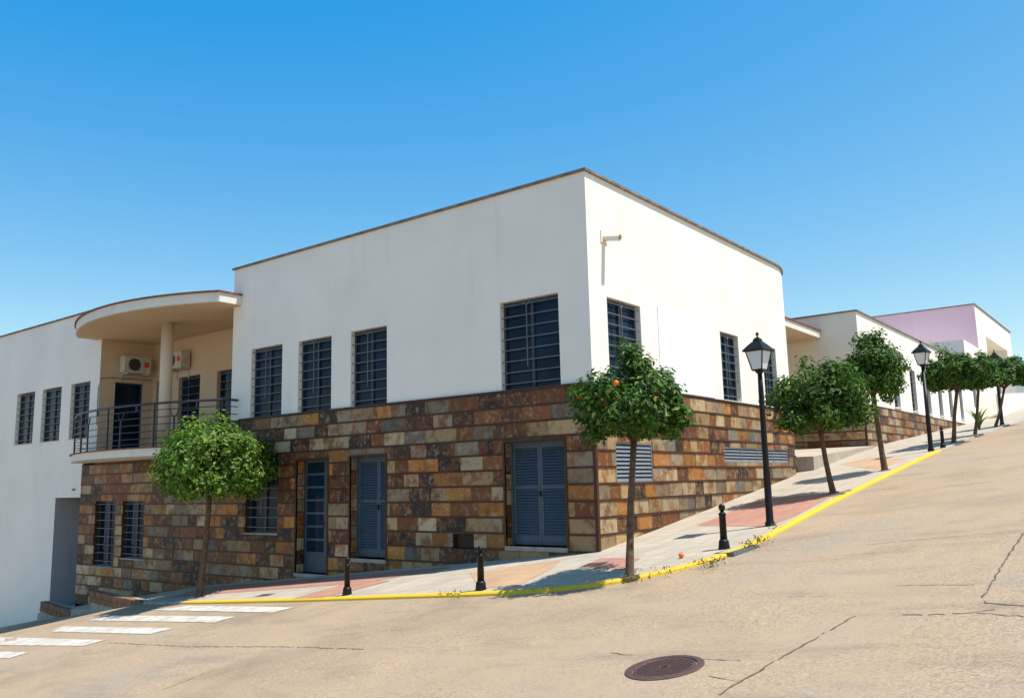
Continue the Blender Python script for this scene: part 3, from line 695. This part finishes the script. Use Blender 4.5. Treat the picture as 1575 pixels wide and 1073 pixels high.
bollard(lp(2.68, -.72), 'black bollard beside the drain grate at the corner')
bollard(lp(3.2, 12.6), 'black bollard beside the second street lamp up the hill', .88)
# manhole
mh = hit(1022, 1027, road); mz = road(mh[0], mh[1]); MH = tag(empty('manhole', (mh[0], mh[1], mz)), 'round rusty cast iron manhole cover in the foreground road', 'manhole')
nrm = Vector((-(road(mh[0]+.5, mh[1])-road(mh[0]-.5, mh[1])), -(road(mh[0], mh[1]+.5)-road(mh[0], mh[1]-.5)), 1)).normalized(); MH.rotation_euler = nrm.to_track_quat('Z', 'Y').to_euler()
m = MB(); m.lathe([(.345, -.03), (.345, .007), (.33, .012), (.285, .012), (.28, .002), (.28, -.03)], 48); m.build('frame', RUST, MH)
m = MB(); m.lathe([(.272, -.03), (.272, .008), (.255, .009), (.25, .004), (.002, .004)], 48)
for i in range(-8, 9):
    for j in range(-8, 9):
        x, y = i*.029, j*.029
        if .06 < math.hypot(x, y) < .24: m.box(x-.009, x+.009, y-.009, y+.009, .003, .009)
m.lathe([(.05, .004), (.05, .01), (.03, .01), (.03, .004)], 20); m.build('cover', RUST, MH)
# drain grate
dg = (2.93, -.86); DG = tag(empty('drain_grate', (*dg, pave(*dg)-.012)), 'curved kerbside drain grate beside the corner bollard', 'drain'); DG.rotation_euler = (math.atan(.125), -math.atan(.1), math.radians(-14))
m = MB()
for k in range(12): y = -.27+k*.049; m.box(-.16, .16, y-.012, y+.012, -.05, .012)
m.box(-.18, -.16, -.3, .3, -.06, .02); m.box(.16, .18, -.3, .3, -.06, .02); m.box(-.16, .16, -.3, -.285, -.06, .02); m.box(-.16, .16, .285, .3, -.06, .02); m.build('grate', GRILLE, DG)
m = MB(); m.box(-.16, .16, -.285, .285, -.012, .008); m.build('pit', DARK, DG)
# small covers set in the pavement
for px, py, w, l, lab in ((408, 915, .42, .2, 'small dark service cover in the paving near the crossing'), (915, 868, .4, .3, 'grey service cover in the paving by the corner')):
    c = hit(px, py, pave); z = pave(c[0], c[1]); o = tag(empty('service_cover', (c[0], c[1], z)), lab, 'cover'); o.rotation_euler = (math.atan(.125), -math.atan(.1), 0)
    m = MB(); m.box(-w/2, w/2, -l/2, l/2, -.02, .007); m.build('lid', RUST, o); m = MB(); m.box(-w/2-.03, w/2+.03, -l/2-.03, l/2+.03, -.03, .004); m.build('frame', KERBM, o)

# ------------------------------------------------------------------ trees
def leaves_mesh(name, pts, nrm, size, m, parent, off, aspect=.5):
    n = len(pts); up = rng.normal(size=(n, 3)); nrm = nrm/np.linalg.norm(nrm, axis=1, keepdims=True)
    t = np.cross(nrm, up); t /= np.linalg.norm(t, axis=1, keepdims=True); b = np.cross(nrm, t)
    s = (size*rng.uniform(.65, 1.3, n))[:, None]
    v = np.empty((n, 4, 3)); v[:, 0] = pts-t*s; v[:, 1] = pts+b*s*aspect+nrm*s*.18; v[:, 2] = pts+t*s; v[:, 3] = pts-b*s*aspect+nrm*s*.18
    v = v.reshape(-1, 3)-np.array(off); i = np.arange(n)*4
    f = np.stack([i, i+1, i+2, i, i+2, i+3], 1).reshape(-1, 3)
    me = bpy.data.meshes.new(name); me.from_pydata(v.tolist(), [], f.tolist()); me.materials.append(m)
    o = bpy.data.objects.new(name, me); COL.objects.link(o)
    if parent is not None: o.parent = parent
    return o
def tree(base, cc, rad, label, n=5200, leaf=.055, mt=LEAF, clumps=70, trunk=.07, fruit=(), flat=.55, seed=1, top_tuft=0):
    global rng
    rng = np.random.default_rng(seed); rnd = random.Random(seed)
    base = Vector(base); cc = Vector(cc); root = tag(empty('orange_tree', base), label, 'tree', 'clipped orange trees along the pavement')
    # crown: leaf clumps near the surface of a flattened ball, filled inside
    R = np.array(rad); C = []
    while len(C) < clumps:
        d = rng.normal(size=3); d /= np.linalg.norm(d); r = rng.uniform(.25, .92)**.6
        if d[2] < -flat*1.0: d[2] = -flat*rng.uniform(.4, 1)
        C.append(d*r*R*(1+.10*math.sin(3*math.atan2(d[1], d[0])+seed)))
    C = np.array(C)
    if top_tuft: C = np.vstack([C, [[rng.uniform(-.25, .25)*R[0], rng.uniform(-.25, .25)*R[1], R[2]*rng.uniform(.95, 1.2)] for _ in range(top_tuft)]])
    k = rng.integers(0, len(C), n); g = rng.normal(size=(n, 3)); g /= np.linalg.norm(g, axis=1, keepdims=True)
    rr = rng.uniform(.2, 1, n)**.5*rng.uniform(.75, 1.2, n)
    p = C[k]+g*(rr*min(R)*.30)[:, None]; low = -R[2]*flat*1.25; p[:, 2] = np.where(p[:, 2] < low, low+rng.uniform(-.06, .12, n), p[:, 2])
    nr = g*.7+p/np.linalg.norm(p, axis=1, keepdims=True)*.6+np.array([0, 0, .45])+rng.normal(size=(n, 3))*.35
    leaves_mesh('crown', p+np.array(cc), nr, leaf, mt, root, base)
    # trunk and limbs
    m = MB(); fork = cc+Vector((0, 0, -R[2]*.62)); mid = base.lerp(fork, .5)+Vector((rnd.uniform(-.05, .05), rnd.uniform(-.05, .05), 0))
    m.tube([base+Vector((0, 0, -.08)), base+Vector((0, 0, .06)), base.lerp(mid, .5), mid, mid.lerp(fork, .6), fork], [trunk*1.5, trunk*1.1, trunk*.9, trunk*.82, trunk*.78, trunk*.85], 10)
    m.build('trunk', BARK, root, True, base)
    for j in range(6):
        a = j*1.05+rnd.random(); e = cc+Vector((math.cos(a)*R[0]*.6, math.sin(a)*R[1]*.6, R[2]*rnd.uniform(-.1, .5))); md = fork.lerp(e, .5)+Vector((0, 0, -.05))
        m = MB(); m.tube([fork-Vector((0, 0, .05)), md, e], [trunk*.55, trunk*.35, trunk*.12], 6); m.build('limb', BARK, root, True, base)
    for fx in fruit:
        m = MB(); c = cc+Vector(fx)-base; m.lathe([(.004, -.042), (.03, -.03), (.042, 0), (.03, .03), (.004, .042)], 10, c); m.build('orange_fruit', ORANGE, root, True)
    # soil in the pit
    m = MB(); m.lathe([(.17, 0), (.14, .015), (.05, .035)], 12); o = m.build('soil', SOIL, root, True); o.rotation_euler = (math.atan(.125), -math.atan(.1), 0)
    return root
def at(px, py, ref):      # point seen at a pixel, on the upright plane through ref that faces the camera
    d = RW @ np.array([(px-787.5)/F0, (py-536.5)/F0, 1.0]); fw = RW[:, 2]*np.array([1, 1, 0]); t = np.dot(np.array(ref)-CAM, fw)/np.dot(d, fw); return tuple(CAM+d*t)
toc = lambda v: -Vector((CAM[0], CAM[1], 0))
def T(bx, by, cpx, cpy, rad, label, back=0, **kw):
    b = lp(bx, by); c = at(cpx, cpy, (b[0]-.6*back, b[1]+.8*back, b[2])); return tree(b, c, rad, label, **kw)
towards = CAM
T(2.02, -2.42, 973, 628, (.86, .86, .70), 'leaning orange tree with a few fruits at the street corner', back=.35, n=8500, leaf=.050, seed=3, clumps=75, fruit=((.2, -.78, .30), (-.55, -.58, .18), (.66, -.5, .05)), flat=.62, trunk=.058, top_tuft=4)
T(-9.91, -1.5, 324, 712, (1.36, 1.36, 1.0), 'round light green orange tree in front of the balcony', n=17000, leaf=.062, mt=LEAF2, seed=5, clumps=190, flat=.7, trunk=.075)
T(2.58, 4.9, 1258, 620, (1.0, 1.0, .84), 'low dark orange tree between the lantern lamp and the low white building', n=9500, leaf=.055, seed=8, clumps=90, flat=.6, trunk=.06)
T(2.74, 8.33, 1340, 576, (.82, .82, .78), 'upright orange tree with a light top shoot before the slate corner', n=9000, leaf=.055, seed=11, clumps=80, flat=.68, trunk=.07, top_tuft=7)
T(3.22, 14.0, 1470, 575, (.98, .98, .68), 'spreading orange tree in front of the narrow barred windows', n=8500, leaf=.062, seed=14, clumps=90, flat=.6, trunk=.06)
T(3.42, 16.2, 1503, 579, (.80, .80, .56), 'orange tree with thin trunk between the two spreading hilltop trees', n=5600, leaf=.066, seed=17, clumps=60, flat=.6, trunk=.05)
T(3.3, 21.0, 1543, 577, (1.15, 1.15, .66), 'farthest orange tree at the right edge of the picture', n=7500, leaf=.072, seed=19, clumps=80, flat=.5, trunk=.05)
# far shrub behind the low building and the bright broad-leaved plant
rng = np.random.default_rng(30)
SH = tag(empty('tree_behind_roof', (-2.0, 38.0, 4)), 'pale green tree top showing above the low white roof', 'tree')
p = rng.normal(size=(1100, 3))*np.array([.35, .6, .22])+np.array([-.9, 33.6, 7.05]); leaves_mesh('crown', p, rng.normal(size=(1100, 3)), .07, LEAF2, SH, (-2, 38, 4))
m = MB(); m.tube([(-.9, 33.6, 6.5), (-.9, 33.6, 7.2)], .05, 6); m.build('trunk', BARK, SH, True, (-2, 38, 4))
pb = lp(2.9, 20.2); BP = tag(empty('broad_leaf_plant', pb), 'bright green broad leaved plant at the foot of the white hilltop wall', 'plant')
for k in range(14):
    a = k*2.4; L = random.uniform(.5, .95); lean = random.uniform(.15, .45); m = MB(); pr = None
    for i in range(6):
        t = i/5; c = Vector((math.cos(a)*lean*t*t, math.sin(a)*lean*t*t, L*t-.15*t*t)); w = .07*math.sin(math.pi*min(.98, t*.9+.08)); s = Vector((-math.sin(a), math.cos(a), 0))*w
        r = [tuple(c-s), tuple(c+Vector((0, 0, -.015))), tuple(c+s)]
        if pr: m.quad(pr[0], r[0], r[1], pr[1]); m.quad(pr[1], r[1], r[2], pr[2])
        pr = r
    m.build('leaf', BANANA, BP)
# weeds and dry leaves along the kerb
rng = np.random.default_rng(40); pts = []; nr = []
for cxp, cyp, n, spx in ((1172, 832, 60, 10), (1155, 840, 50, 8), (1085, 868, 50, 10), (1020, 880, 30, 14), (1092, 872, 25, 6), (700, 916, 30, 16), (1105, 865, 40, 7), (975, 893, 40, 12), (1190, 812, 12, 6), (850, 908, 12, 20)):
    for _ in range(n):
        c = hit(cxp+rng.normal()*spx, cyp+rng.normal()*2.0, pave); pts.append((c[0], c[1], pave(c[0], c[1])+rng.uniform(.0, .07))); nr.append(rng.normal(size=3)+np.array([0, 0, .2]))
tag(leaves_mesh('weeds', np.array(pts), np.array(nr), .03, DRY, None, (0, 0, 0), .3), 'dry weeds and leaf litter along the yellow kerb', 'weeds', None, 'stuff')
fo = hit(1048, 858, pave); FO = tag(empty('fallen_orange', (fo[0], fo[1], pave(fo[0], fo[1]))), 'fallen orange lying on the pale paving beside the drain', 'fruit')
m = MB(); m.lathe([(.004, 0), (.03, .012), (.042, .042), (.03, .072), (.004, .083)], 12); m.build('peel', ORANGE, FO, True)
m = MB(); m.lathe([(.008, .081), (.006, .088), (.003, .09)], 6); m.build('stalk', BARK, FO, True)
